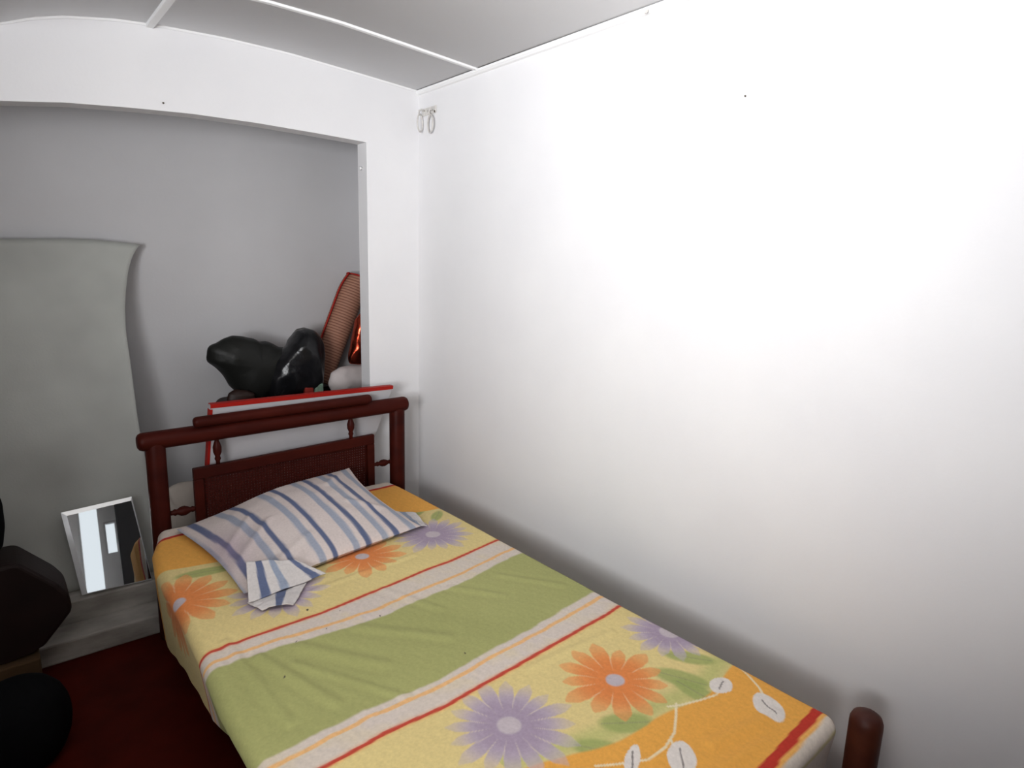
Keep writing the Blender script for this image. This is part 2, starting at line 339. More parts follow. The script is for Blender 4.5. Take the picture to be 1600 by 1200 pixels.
def sheet_colour(x, y):
    P = np.stack([x, y], 1); n1 = snoise(P, 20, 1); n2 = snoise(P, 70, 2); n3 = snoise(P, 7, 3); n4 = snoise(P, 230, 5)
    c = np.tile(C_['yellow'], (len(x), 1)); c = paint(c, np.clip(.4+.45*n3, 0, 1), C_['yellow2'])
    soft_g = sm(.75, 1.3, n3+.8*np.exp(-((y+2.0)/.06)**2)*(x > -1)); c = paint(c, .35*soft_g, C_['leaf'])
    fl = [    # cx, cy, R, petals, kind, phase
        (-.556, -1.848, .148, 13, 'o', .2), (-.868, -1.81, .158, 16, 'p', .1), (-.272, -1.80, .135, 14, 'p', .4), (-.452, -.842, .155, 16, 'p', .0),
        (-.75, -.855, .150, 13, 'o', .5), (-1.07, -.935, .150, 15, 'p', .3), (-1.325, -.80, .175, 13, 'o', .0), (-1.14, -2.0, .15, 13, 'o', .3), (-1.32, -1.83, .13, 15, 'p', .2)]
    leaves_g = [(-.325, -1.905, .075, .03, -.9), (-.415, -1.945, .075, .035, -1.1), (-.655, -1.965, .07, .035, -.6), (-.76, -1.985, .07, .035, -.9), (-.84, -1.995, .07, .03, -.3), (-1.21, -.66, .10, .03, -.2), (-.40, -.62, .07, .03, .4), (-.34, -.70, .06, .025, .8), (-.43, -2.0, .07, .03, -1.5)]
    # orange fields at the two ends, with wavy borders
    by = -2.008+.012*np.sin(x*19)+.006*n1+np.where(x < -.62, (-.62-x)*.25, 0)
    gpatch = sm(.05, .0, np.abs(y-by-.03)); c = paint(c, .55*gpatch*(x > -.95), C_['leaf']*1.2)
    for (lx, ly, a, b_, an) in leaves_g:
        u = (x-lx)*math.cos(an)+(y-ly)*math.sin(an); v = -(x-lx)*math.sin(an)+(y-ly)*math.cos(an)
        q = np.sqrt((u/a)**2+(v/b_)**2)+.1*n1; c = paint(c, .8*sm(1.1, .7, q), C_['leaf'])
        c = paint(c, .35*sm(.003, .0005, np.abs(v))*(np.abs(u) < a*.8), C_['vein']*2)
    hx = -.58+.05*np.sin(x*9+1)+.006*n1
    c = paint(c, sm(-.004, .004, y-hx)*((x > -.47)), C_['orange'])
    c = paint(c, sm(-.004, .004, y+.60+.25*(x+1.2)+.008*n1)*(x < -1.02), C_['orange'])
    c = paint(c, sm(-.004, .004, y+.42+.006*n1)*((x >= -1.02)&(x <= -.47)), C_['orange'])
    c = paint(c, sm(.004, -.004, y-by), C_['orange'])
    for cx_, cy_, R_, npet, kind, ph in fl:
        dx, dy = x-cx_, y-cy_; r = np.hypot(dx, dy); th = np.arctan2(dy, dx)+.02*n1
        k = (th/(2*PI)*npet+ph); w = np.abs((k-np.floor(k))-.5)*2            # 0 at petal middle, 1 at the gap
        idx = np.mod(np.floor(k), npet).astype(int); lens = R_*(.88+.2*np.random.RandomState(int(abs(cx_)*999)).rand(npet))[idx]
        rr = r/lens
        if kind == 'o': edge = (1.03-.34*sm(.50, .85, rr)-.2*sm(.8, 1., rr))                     # petal half width shrinking to the tip
        else: edge = (1.03-.30*sm(.50, .80, rr)-.35*sm(.75, 1., rr))
        tip = np.clip((1.0-rr)/.16, 0, 1)**.5
        inside = sm(0, .12, edge*tip-w*.90)*(rr < 1)
        gap = sm(.85, .98, w)*sm(.25, .5, rr)*.42
        cin, cout = (C_['flower_in'], C_['flower']) if kind == 'o' else (C_['purple_in'], C_['purple'])
        fade = 1-(.6 if kind == 'p' else .35)*sm(.5, 1., rr)
        base = c.copy(); c = paint(c, inside*fade, cout); c = paint(c, inside*sm(.85, .35, rr)*.85, cin)
        c = paint(c, inside*gap, C_['cream'])
        cr = .023 if kind == 'o' else .027
        c = paint(c, sm(cr+.004, cr-.003, r+.002*n2), C_['lilac'] if kind == 'o' else C_['lilac']*1.02)
    for pts in ([(-.240, -1.985), (-.262, -2.03), (-.29, -2.085), (-.318, -2.12)], [(-.356, -2.03), (-.40, -2.035), (-.45, -2.022), (-.50, -2.005), (-.53, -1.99)],
                [(-.505, -1.995), (-.54, -2.02), (-.59, -2.052), (-.64, -2.066), (-.70, -2.065), (-.76, -2.034), (-.80, -2.01)], [(-.615, -2.062), (-.632, -2.085)]):
        c = paint(c, .85*sm(.0042, .0018, polydist(x, y, pts)), C_['cream'])
    for lx, ly, a, b_, an in ((-.358, -2.022, .036, .027, .1), (-.337, -2.137, .050, .034, 1.0), (-.638, -2.106, .050, .031, .6), (-.725, -2.045, .045, .016, .5)):
        u = (x-lx)*math.cos(an)+(y-ly)*math.sin(an); v = -(x-lx)*math.sin(an)+(y-ly)*math.cos(an)
        c = paint(c, sm(1.06, .94, np.abs(u/a)**1.6+np.abs(v/b_)**1.8), (.75, .70, .66))
        c = paint(c, .75*sm(.0026, .001, np.abs(v-.004*np.sin(u*60)))*(np.abs(u) < a*.55), C_['vein'])
    # the banded middle
    ra = np.interp(x, [-1.6, -1.34, -1.2, -1.015, -.79, -.535, -.273, 0], [-1.125, -1.125, -1.121, -1.116, -1.089, -1.068, -1.025, -.99])+.0035*n1
    rb = np.interp(x, [-1.6, -1.234, -1.097, -.94, -.73, -.511, -.25, 0], [-1.675, -1.668, -1.660, -1.668, -1.654, -1.642, -1.616, -1.60])+.0035*n1
    ga = ra-np.interp(x, [-1.4, -1.19, -.867, -.3], [.075, .082, .138, .139])+.004*n2
    gb = rb+np.interp(x, [-1.4, -1.2, -.88, -.28], [.092, .098, .088, .108])+.004*n2
    band = sm(.003, -.003, y-ra)*sm(-.003, .003, y-rb)
    wh = np.tile(C_['white'], (len(x), 1)); wh = paint(wh, .22*np.clip(n3+.3, 0, 1), C_['purple']*1.1); wh = paint(wh, .25*np.clip(snoise(P, 45, 9), 0, 1), C_['yellow'])
    c = c*(1-band[:, None])+wh*band[:, None]
    g = np.tile(C_['green'], (len(x), 1)); g = paint(g, np.clip(.5+.5*n3, 0, 1), C_['green2'])
    gm = sm(.005, -.005, y-ga)*sm(-.005, .005, y-gb); c = c*(1-gm[:, None])+g*gm[:, None]
    oa = ra-np.interp(x, [-1.4, -1.19, -.867, -.3], [.045, .052, .094, .093])+.003*n2
    ob = rb+np.interp(x, [-1.4, -1.2, -.88, -.28], [.062, .068, .064, .072])+.003*n2
    for l_ in (oa, ob): c = paint(c, .75*sm(.0085, .005, np.abs(y-l_)), C_['thin'])
    for l_ in (ra, rb):
        c = paint(c, .35*sm(.016, .006, np.abs(y-l_)), C_['flower']); c = paint(c, .92*sm(.0068, .0045, np.abs(y-l_)), C_['red'])
    # red and white bands at both ends
    hy = np.interp(x, [-1.4, -1.22, -.39, -.2], [-.325, -.297, -.280, -.268])
    c = paint(c, sm(-.002, .002, y-hy), C_['white']*1.05); c = paint(c, sm(.010, .008, np.abs(y-hy)), C_['red'])
    fy = np.interp(x, [-1.3, -.5, -.24], [-2.238, -2.229, -2.214])
    c = paint(c, sm(.002, -.002, y-fy), C_['thin']); c = paint(c, sm(.002, -.002, y-fy+.022), C_['white']*1.08)
    c = paint(c, .6*sm(.01, .003, np.abs(y-fy+.062+.004*n1)), np.array((.55, .48, .16))); c = paint(c, sm(.012, .0105, np.abs(y-fy)), C_['red'])
    for sx_, sy_, sr in ((-1.035, -1.075, .006), (-.96, -1.135, .003), (-.88, -1.23, .0035), (-1.20, -1.34, .004), (-1.12, -1.21, .003), (-.79, -1.53, .003), (-1.03, -1.20, .003)):
        c = paint(c, sm(sr*1.1, sr*.7, np.hypot((x-sx_)*1.6-(y-sy_)*.5, y-sy_)), C_['vein']*.6)
    c *= (1+.035*n4[:, None])
    return c
ZT, RR = .462, .034
XLT = [(-2.4, -1.32), (-2.2, -1.325), (-1.6, -1.352), (-1.35, -1.356), (-1.1, -1.342), (-.9, -1.335), (-.53, -1.335), (-.38, -1.315), (-.29, -1.285), (-.2, -1.26)]
XRT = [(-2.4, -.225), (-2.22, -.232), (-1.6, -.25), (-.66, -.262), (-.3, -.272), (-.2, -.285)]
DROP = [(-2.4, .12), (-1.75, .11), (-1.5, .12), (-1.35, .135), (-1.1, .15), (-.8, .19), (-.5, .27), (-.3, .30), (-.2, .28)]
ymin, ymax = -2.262, -.208
tl = np.concatenate([np.linspace(0, 1, 70, endpoint=False), np.linspace(1, 2, 330, endpoint=False), np.linspace(2, 3, 36)])
tv = np.concatenate([np.linspace(0, 1, 44, endpoint=False), np.linspace(1, 2, 600, endpoint=False), np.linspace(2, 3, 16)])
T, Vv = np.meshgrid(tl, tv)
T = T.ravel(); Vv = Vv.ravel()
yi0, yi1 = ymin+RR, ymax-RR*.6
foot_drop, head_drop = .19, .07
fy_ = np.where(Vv < 1, yi0-(1-Vv)*(RR*PI/2+foot_drop), np.where(Vv < 2, yi0+(Vv-1)*(yi1-yi0), yi1+(Vv-2)*(RR*.6*PI/2+head_drop)))
yc = np.clip(fy_, yi0, yi1)
xl_ = np.interp(yc, *zip(*XLT))+RR; xr_ = np.interp(yc, *zip(*XRT))-RR; dr = np.interp(yc, *zip(*DROP))
fx_ = np.where(T < 1, xl_-(1-T)*(RR*PI/2+dr), np.where(T < 2, xl_+(T-1)*(xr_-xl_), xr_+(T-2)*(RR*PI/2+.12)))
xc = np.clip(fx_, xl_, xr_)
dx, dy = fx_-xc, fy_-yc; d = np.hypot(dx, dy); ux = dx/np.maximum(d, 1e-9); uy = dy/np.maximum(d, 1e-9)
ang = np.minimum(d/RR, PI/2); rest = np.maximum(0, d-RR*PI/2)
tuck = np.where(dx < 0, np.interp(yc, [-2.2, -1.6, -1.35, -1.15, -.9, -.3], [.55, .62, .45, .10, .06, .08]), .25)
tuck = np.where(np.abs(dy) > np.abs(dx), .12, tuck)
out = RR*np.sin(ang)-rest*tuck
X = xc+ux*out; Y = yc+uy*out; Z = ZT-RR*(1-np.cos(ang))-rest*np.sqrt(1-np.minimum(tuck, .9)**2)
Pf = np.stack([fx_, fy_], 1)
hgt = .0035*snoise(Pf, 6, 21)+.0012*snoise(Pf, 22, 22)
for (ax, ay, bx2, by2, w, a) in ((-1.12, -1.24, -.98, -1.44, .02, .005), (-1.22, -1.22, -1.14, -1.5, .016, .005), (-.95, -1.25, -.78, -1.44, .018, .0035), (-.62, -1.22, -.52, -1.36, .014, .003), (-1.27, -1.1, -1.25, -1.5, .014, .004), (-.80, -1.1, -.72, -1.3, .014, .0025), (-.45, -1.25, -.33, -1.42, .015, .003), (-1.0, -.98, -.6, -.95, .012, .0025), (-.7, -1.68, -.4, -1.7, .013, .003), (-.55, -2.12, -.34, -2.16, .016, .005), (-.75, -2.15, -.45, -2.19, .014, .004), (-1.16, -1.3, -1.0, -1.58, .012, .003)):
    dd = polydist(fx_, fy_, [(ax, ay), (bx2, by2)]); hgt += .7*a*np.exp(-(dd/w)**2)-.7*a*.6*np.exp(-((dd-w*1.6)/w)**2)
side = np.clip(d/RR, 0, 1)
Z += hgt*(1-.7*side)
folds = (.004*np.sin(fy_*9+2*np.sin(fy_*4))+.0012*np.sin(fy_*41+1))*np.clip(rest/.1, 0, 1)
X += np.where(np.abs(dx) > np.abs(dy), ux, 0)*(folds-.0*rest); Y += np.where(np.abs(dy) > np.abs(dx), uy, 0)*folds*.5
# keep the sheet clear of the wall, the posts and the caned panel
Y = np.where(Vv > 2, np.minimum(Y, -.196), Y); X = np.minimum(X, -.20)
nu, nv = len(tl), len(tv)
idx = np.arange(nu*nv).reshape(nv, nu); F = np.stack([idx[:-1, :-1], idx[:-1, 1:], idx[1:, 1:], idx[1:, :-1]], -1).reshape(-1, 4)
me = bpy.data.meshes.new('bed_sheet'); me.from_pydata(np.stack([X, Y, Z], 1).tolist(), [], F.tolist()); me.update()
me.polygons.foreach_set('use_smooth', [True]*len(me.polygons))
cols = np.clip(sheet_colour(fx_, fy_), 0, 1); at = me.attributes.new('dye', 'FLOAT_COLOR', 'POINT')
at.data.foreach_set('color', np.concatenate([cols, np.ones((len(cols), 1))], 1).astype(np.float32).ravel())
me.materials.append(cloth_mat('printed_cotton', 'dye', .22))
sheet = bpy.data.objects.new('bed_sheet', me); COL.objects.link(sheet)
tag(sheet, 'yellow and green bed sheet printed with orange and purple daisies, spread over the bed', 'bed sheet')

# ------------------------------------------------------------------ pillow
def pillow_colour(u, w, P):
    n = snoise(np.stack([u, w], 1), 12, 4); n2 = snoise(P, 25, 8)
    c = np.tile(np.array((.67, .60, .575)), (len(u), 1)); c = paint(c, np.clip(.3*n2+.2, 0, .5), (.58, .50, .485))
    uu = u+.0025*n
    for k, s in enumerate((-.03, .06, .26, .47, .665, .84, 1.02)):
        c = paint(c, .93*sm(.0165, .0135, np.abs(uu-s)), (.10, .135, .25)); c = paint(c, .8*sm(.0235, .019, np.abs(uu-s+.072)), (.29, .34, .44))
    st = np.exp(-(((u-.06)/.10)**2+((w-.55)/.25)**2)); c = paint(c, .38*st, (.36, .26, .36))
    return c
A = np.array((-1.212, -.275, .474)); B = np.array((-.513, -.258, .574)); Cc = np.array((-1.165, -.915, .485)); D = np.array((-.475, -.795, .484))
NU, NW = 110, 80
U, Wt = np.meshgrid(np.linspace(0, 1, NU), np.linspace(0, 1, NW)); U = U.ravel(); Wt = Wt.ravel()
base = (A*((1-U)*(1-Wt))[:, None]+B*(U*(1-Wt))[:, None]+Cc*((1-U)*Wt)[:, None]+D*(U*Wt)[:, None])
bow_u = np.sin(PI*U); bow_w = np.sin(PI*Wt)
base[:, 1] -= .030*bow_u*(1-Wt)**2; base[:, 1] += .012*bow_u*Wt**2                      # edges pull in between the corners
base[:, 0] += .020*bow_w*(1-U)**2; base[:, 0] -= .035*bow_w*U**2
base[:, 2] += .028*np.exp(-((U-.55)/.35)**2)*(1-Wt)**1.5                                     # back edge propped against the headboard
thick = .074*(bow_u*bow_w)**.55*(1-.25*(1-U)**2)
wr = .0045*snoise(np.stack([U*.7, Wt*.55], 1), 14, 31)+.002*snoise(np.stack([U*.7, Wt*.55], 1), 38, 32)
for (ax, ay, bx2, by2, w_, a_) in ((.02, .75, .3, .5, .03, .008), (.0, .6, .25, .35, .025, .006), (.98, .8, .75, .6, .03, .006), (.95, .05, .75, .3, .03, .007), (.08, .95, .4, .8, .03, .006)):
    wr += a_*np.exp(-(polydist(U, Wt, [(ax, ay), (bx2, by2)])/w_)**2)
top = base.copy(); top[:, 2] += thick+wr*np.clip(bow_u*bow_w*4, 0, 1)
bot = base.copy(); bot[:, 2] = np.maximum(.473, base[:, 2]-thick*.9-.002)
edge = (U < 1e-6)|(U > 1-1e-6)|(Wt < 1e-6)|(Wt > 1-1e-6); bot[edge] = top[edge]
idx = np.arange(NU*NW).reshape(NW, NU)
Ft = np.stack([idx[:-1, :-1], idx[1:, :-1], idx[1:, 1:], idx[:-1, 1:]], -1).reshape(-1, 4); Fb = Ft[:, ::-1]+NU*NW
PV = np.vstack([top, bot]); pc = np.vstack([pillow_colour(U, Wt, top)]*2)
M['pillow'] = cloth_mat('striped_cotton', 'dye', .18)
def dyed(name, V, F, cols, m, parent=None):
    o = obj(name, V, F, m, parent, True)
    a = o.data.attributes.new('dye', 'FLOAT_COLOR', 'POINT'); a.data.foreach_set('color', np.concatenate([np.clip(cols, 0, 1), np.ones((len(cols), 1))], 1).astype(np.float32).ravel())
    return o
pil = thing('pillow', (-.85, -.6, .46), 'white pillow with blue stripes propped against the caned headboard', 'pillow')
dyed('cushion', PV, np.vstack([Ft, Fb]).tolist(), pc, M['pillow'], pil)
# the open end of the pillowcase folded over at the front left corner, and the loose hem at the right
def cloth_patch(name, corners, nu, nv, stripes, parent, lift=.004, seed=1, solid=.003, curl=0., zmin=.466):
    c = [np.array(q, float) for q in corners]; u, v = np.meshgrid(np.linspace(0, 1, nu), np.linspace(0, 1, nv)); u = u.ravel(); v = v.ravel()
    P = c[0]*((1-u)*(1-v))[:, None]+c[1]*(u*(1-v))[:, None]+c[2]*((1-u)*v)[:, None]+c[3]*(u*v)[:, None]
    P[:, 2] += lift*snoise(np.stack([u, v], 1), 9, seed)+curl*np.sin(PI*u)*v; P[:, 1] += .5*lift*snoise(np.stack([u, v], 1), 7, seed+3); P[:, 2] = np.maximum(P[:, 2], zmin)
    col = np.tile(np.array((.62, .59, .58)), (len(u), 1))
    for s, w, kind in stripes: col = paint(col, .92*sm(w, w*.8, np.abs(u-s+.03*(v-.5))), (.10, .135, .25) if kind == 'd' else (.29, .34, .44))
    idx = np.arange(nu*nv).reshape(nv, nu); f = np.stack([idx[:-1, :-1], idx[:-1, 1:], idx[1:, 1:], idx[1:, :-1]], -1).reshape(-1, 4)
    o = dyed(name, P, f.tolist(), col, M['pillow'], parent); md = o.modifiers.new('thickness', 'SOLIDIFY'); md.thickness = solid; md.offset = 0
    return o
cloth_patch('pillowcase_flap', [(-1.130, -.830, .545), (-.985, -.865, .522), (-1.168, -.965, .480), (-.915, -.930, .478)], 50, 24, [(.22, .07, 'd'), (.47, .06, 'l'), (.88, .06, 'd')], pil, .004, 5)
cloth_patch('pillowcase_flap', [(-1.168, -.95, .474), (-.985, -.945, .474), (-1.145, -1.015, .470), (-1.065, -1.045, .472)], 40, 20, [(.55, .11, 'd')], pil, .004, 9, curl=.012)
cloth_patch('pillowcase_hem', [(-.500, -.60, .49), (-.415, -.655, .478), (-.500, -.77, .480), (-.440, -.785, .472)], 30, 24, [(.45, .14, 'l')], pil, .005, 13)

# ------------------------------------------------------------------ things behind the headboard
# red-edged board leaning forward on the head rail
brd = thing('board', (-.66, 0, .17), 'white board with red edging, leaning behind the head rail of the bed', 'board')
def fyb(z): return -.1365-.25*(z-.807)
TL, TR, BL, BR = (-1.040, .909), (-.237, .903), (-1.068, .170), (-.430, .170)
bt = .030
V = [(x, fyb(z), z) for x, z in (TL, TR, BR, BL)]+[(x, fyb(z)+bt, z) for x, z in (TL, TR, BR, BL)]
obj('board_face', V, [(3, 2, 1, 0), (4, 5, 6, 7), (0, 1, 5, 4), (1, 2, 6, 5), (2, 3, 7, 6), (3, 0, 4, 7)], M['white_laminate'], brd)
def strip(a, b, wv, name):
    # a thin red strip wrapped over one edge, lapping onto the face by the vector wv
    q = [Vector((p[0], fyb(p[1])-.002, p[1])) for p in (a, b, (b[0]+wv[0], b[1]+wv[1]), (a[0]+wv[0], a[1]+wv[1]))]
    o_ = Vector((0, bt+.004, 0)); e = Vector((-wv[0], 0, -wv[1])).normalized()*.002
    q[0] = q[0]+e; q[1] = q[1]+e; vs = q+[v+o_ for v in q]
    return obj(name, vs, [(3, 2, 1, 0), (4, 5, 6, 7), (0, 1, 5, 4), (1, 2, 6, 5), (2, 3, 7, 6), (3, 0, 4, 7)], M['red_edge'], brd)
strip(TL, TR, (0, -.015), 'edge_strip'); strip(BL, (TL[0], TL[1]-.02), (.008, 0), 'edge_strip')
def crumple(o, a, seed):
    # sharp pulled creases of thin plastic film: ridged noise pushed along the normals
    me = o.data; n = len(me.vertices); P = np.empty(n*3); me.vertices.foreach_get('co', P); P = P.reshape(-1, 3)
    N = np.empty(n*3); me.vertices.foreach_get('normal', N); N = N.reshape(-1, 3)
    r = np.zeros(n)
    for k, f in enumerate((17, 30, 48)): r += (1-2*np.abs(np.tanh(1.6*snoise(P*np.array((1, .5, .55)), f, seed*10+k, 1))))/(1+k)
    P += N*(a*(r-.4)*.55)[:, None]; P[:, 2] = np.maximum(P[:, 2], .8135); me.vertices.foreach_set('co', P.ravel()); me.update(); return o
# loose rod on the head rail
tag(lathe('wooden_rod', (-1.115, -.199, .8555), (-.372, -.199, .8645), rod_prof(.743, .0212, .9), M['wood'], None, 28), 'loose dark wooden rod lying on top of the head rail', 'rod')
# dark case that carries the bags
case = thing('trunk', (-.47, .27, .168), 'dark brown trunk in the niche behind the red-edged board, carrying the black bag', 'trunk')
box('trunk_body', (-.872, .185, .17), (-.085, .465, .68), M['brown_case'], case, .035, 4)
box('trunk_lid', (-.876, .181, .685), (-.081, .469, .812), M['brown_case'], case, .045, 5)
bag = thing('plastic_bag', (-.66, .25, .812), 'black plastic bin bag with two bulging lobes, on the trunk in the niche', 'bag')
o1 = [(-.921, 1.072), (-.912, 1.084), (-.895, 1.088), (-.859, 1.110), (-.82, 1.118), (-.775, 1.117), (-.724, 1.104), (-.70, 1.085), (-.66, 1.082), (-.607, 1.050), (-.57, 1.05), (-.54, .97), (-.53, .90), (-.56, .814), (-.75, .814), (-.80, .84), (-.835, .885), (-.868, .945), (-.895, .985), (-.925, 1.02)]
crumple(inflate('bag_lobe', o1, .29, .10, M['black_film'], bag, .008, 14, 3, centre=(-.72, .98), zmin=.8135), .020, 3)
o2 = [(-.60, 1.048), (-.575, 1.068), (-.555, 1.108), (-.525, 1.134), (-.49, 1.142), (-.455, 1.129), (-.430, 1.10), (-.405, 1.06), (-.392, 1.0), (-.395, .94), (-.41, .87), (-.45, .814), (-.58, .814), (-.68, .814), (-.705, .90), (-.66, 1.0)]
crumple(inflate('bag_lobe', o2, .245, .085, M['black_plastic'], bag, .009, 20, 8, centre=(-.52, .98), zmin=.8135), .026, 9)
inflate('bag_collar', [(-.545, 1.115), (-.52, 1.143), (-.485, 1.15), (-.452, 1.138), (-.43, 1.11), (-.47, 1.08), (-.51, 1.08)], .27, .05, mat('grey_plastic', (.10, .095, .085), .5), bag, .004, 30, 5, rings=10, per=60)
inflate('leather_pouch', [(-.872, .8135), (-.878, .84), (-.868, .872), (-.84, .886), (-.79, .880), (-.755, .86), (-.75, .8135)], .214, .026, M['brown_case'], None, .004, 26, 21, rings=12, per=70, zmin=.813)
tag(bpy.data.objects['leather_pouch'], 'dark brown pouch poking out under the left lobe of the black bag', 'pouch')
# rolled mat with red binding
matt = thing('rolled_mat', (-.39, .30, .812), 'rolled woven mat with red binding, leaning in the niche corner', 'mat')
mw = bpy.data.materials.new('woven_straw'); mw.use_nodes = True; nt = mw.node_tree; b = nt.nodes['Principled BSDF']; b.inputs['Roughness'].default_value = .7
ua = nt.nodes.new('ShaderNodeAttribute'); ua.attribute_name = 'along'; wv = nt.nodes.new('ShaderNodeMath'); wv.operation = 'SINE'
m1 = nt.nodes.new('ShaderNodeMath'); m1.operation = 'MULTIPLY'; m1.inputs[1].default_value = 2*PI/.0145
nt.links.new(ua.outputs['Fac'], m1.inputs[0]); nt.links.new(m1.outputs[0], wv.inputs[0])
cr = nt.nodes.new('ShaderNodeValToRGB'); cr.color_ramp.elements[0].position = .12; cr.color_ramp.elements[0].color = (.24, .105, .07, 1); cr.color_ramp.elements[1].position = .45; cr.color_ramp.elements[1].color = (.42, .23, .16, 1)
mr = nt.nodes.new('ShaderNodeMapRange'); mr.inputs['From Min'].default_value = -1; nt.links.new(wv.outputs[0], mr.inputs['Value']); nt.links.new(mr.outputs[0], cr.inputs['Fac']); nt.links.new(cr.outputs['Color'], b.inputs['Base Color'])
bp = nt.nodes.new('ShaderNodeBump'); bp.inputs['Distance'].default_value = .003; bp.inputs['Strength'].default_value = .6; nt.links.new(mr.outputs[0], bp.inputs['Height']); nt.links.new(bp.outputs['Normal'], b.inputs['Normal'])
a0 = Vector((-.366, .405, .848)); a1 = Vector((-.126, .42, 1.392)); L = (a1-a0).length; uu, ww, dd_ = frame_of(a1-a0)
lx = Vector((-1, 0, 0)); lx = (lx-dd_*lx.dot(dd_)).normalized(); ly = dd_.cross(lx); 
if ly.y > 0: ly = -ly
V = []; F = []; al = []; ns, nl = 90, 60; rim = []; sidee = []
for i in range(nl+1):
    t = i/nl
    for j in range(ns+1):
        th = j/ns*2.6*2*PI; r = .040+.031*(j/ns)**.6+.004*t
        # the outer edge (j = ns) lies at the left; the roll opens a little towards it and its top corner is rounded off
        a_ = -(2.6*2*PI-th)+.10
        P = a0+dd_*(t*L)+lx*(r*math.cos(a_))+ly*(r*math.sin(a_))
        if t > .8: P += -lx*(.022*((t-.8)/.2)**2)*max(0, math.cos(a_))
        V.append(P); al.append(t*L)
for i in range(nl):
    for j in range(ns): q = i*(ns+1)+j; F.append((q, q+1, q+ns+2, q+ns+1))
om = obj('mat_roll', V, F, mw, matt, True)
at = om.data.attributes.new('along', 'FLOAT', 'POINT'); at.data.foreach_set('value', al)
md = om.modifiers.new('thickness', 'SOLIDIFY'); md.thickness = .003
tube('binding', [V[i*(ns+1)+ns] for i in range(nl+1)], .0042, M['red_edge'], matt, 8)
tube('binding', [V[nl*(ns+1)+j] for j in range(0, ns+1)], .0042, M['red_edge'], matt, 8)
# copper foil parcel and white bundle in the corner
inflate('white_bundle', [(-.365, .814), (-.385, .86), (-.37, .92), (-.32, .945), (-.25, .95), (-.16, .948), (-.10, .92), (-.09, .88), (-.12, .814)], .235, .05, M['white_cloth'], None, .006, 24, 6, rings=14, per=80, zmin=.8135)
tag(bpy.data.objects['white_bundle'], 'white cloth bundle on the trunk, at the foot of the copper foil parcel', 'bundle')
inflate('foil_parcel', [(-.292, .966), (-.298, 1.0), (-.28, 1.06), (-.262, 1.13), (-.25, 1.19), (-.22, 1.22), (-.17, 1.20), (-.155, 1.12), (-.165, 1.02), (-.185, .962), (-.235, .956)], .19, .045, M['foil'], None, .006, 40, 12, rings=14, per=90)
tag(bpy.data.objects['foil_parcel'], 'shiny copper red foil parcel beside the rolled mat, half hidden by the jamb', 'parcel')
# small scrap between the bag and the board edge
box('paper_packet', (-.475, .186, .813), (-.43, .212, .878), mat('green_packet', (.25, .36, .28), .6, noise=.5, nscale=40), None, .006)
tag(bpy.data.objects['paper_packet'], 'tiny pale green packet on the trunk, at the foot of the black bag', 'packet')
box('red_packet', (-.525, .186, .813), (-.480, .212, .868), mat('red_packet', (.28, .03, .02), .6), None, .006)
tag(bpy.data.objects['red_packet'], 'tiny red packet on the trunk, under the right lobe of the black bag', 'packet')
# cream bundle seen between the left post and the caned panel
inflate('rolled_blanket', [(-1.165, .170), (-1.172, .30), (-1.168, .40), (-1.175, .425), (-1.150, .440), (-1.150, .475), (-1.125, .49), (-1.09, .497), (-1.03, .49), (-1.00, .44), (-1.00, .30), (-1.01, .170)], .205, .06, M['cream_cloth'], None, .007, 20, 14, rings=16, per=110, zmin=.170, centre=(-1.085, .33))
tag(bpy.data.objects['rolled_blanket'], 'cream rolled blanket standing on the step behind the left head post', 'blanket')

# ------------------------------------------------------------------ grey sheet leaning in the niche
EDGE = [(.17, -1.20), (.45, -1.209), (.611, -1.216), (.692, -1.223), (.827, -1.228), (.93, -1.228), (1.041, -1.228), (1.148, -1.230), (1.255, -1.222), (1.32, -1.211), (1.39, -1.196), (1.44, -1.181), (1.472, -1.167), (1.50, -1.150), (1.522, -1.133)]
def lean(z): return .085+.365*max(0, (z-.17)/1.35)**.8
V = []; F = []; nz, nx = 60, 50
for i in range(nz+1):
    t = i/nz
    for j in range(nx+1):
        s = j/nx; ztop = 1.522+.018*math.sin(min(1, (1-s)*2.6)*PI/2)-.05*max(0, (1-s)-.2)
        z = .17+t*(ztop-.17); xr = interp(z if s > .98 else min(z, 1.522), EDGE); x = -2.05+s*(xr+2.05)
        y = lean(z)-.03*max(0, (s-.75)/.25)**2*math.sin(min(1, max(0, (z-.3)/1.2))*PI)
        V.append((x, y, z))
for i in range(nz):
    for j in range(nx): q = i*(nx+1)+j; F.append((q, q+1, q+nx+2, q+nx+1))
pn = obj('hardboard_sheet', V, F, M['hardboard'], None, True); md = pn.modifiers.new('thickness', 'SOLIDIFY'); md.thickness = .006; md.offset = 0
tag(pn, 'large grey hardboard sheet with a curled top corner, leaning in the niche', 'board')

# ------------------------------------------------------------------ mirror tile
mir = thing('mirror', (-1.39, .0, .17), 'square frameless mirror tile standing on the step, leaning on the grey sheet', 'mirror')
ml, my = math.radians(19), math.tan(math.radians(4))
def mp(x, h, t=0): return (x, .012+h*math.sin(ml)-t*math.cos(ml)-my*(x+1.39), .1685+h*math.cos(ml)+t*math.sin(ml))
mc = [(-1.500, .006), (-1.262, .006), (-1.293, .352), (-1.532, .334)]     # bottom left, bottom right, top right, top left
cx0, cz0 = np.mean(mc, 0)
def inset(k): return [(cx0+(x-cx0)*k, cz0+(z-cz0)*k) for x, z in mc]
bk = [mp(x, h, 0) for x, h in mc]; fr = [mp(x, h, .004) for x, h in mc]; inn = [mp(x, h, .0065) for x, h in [(mc[0][0]+.018, mc[0][1]+.004), (mc[1][0]-.003, mc[1][1]+.004), (mc[2][0]-.004, mc[2][1]-.016), (mc[3][0]+.018, mc[3][1]-.016)]]
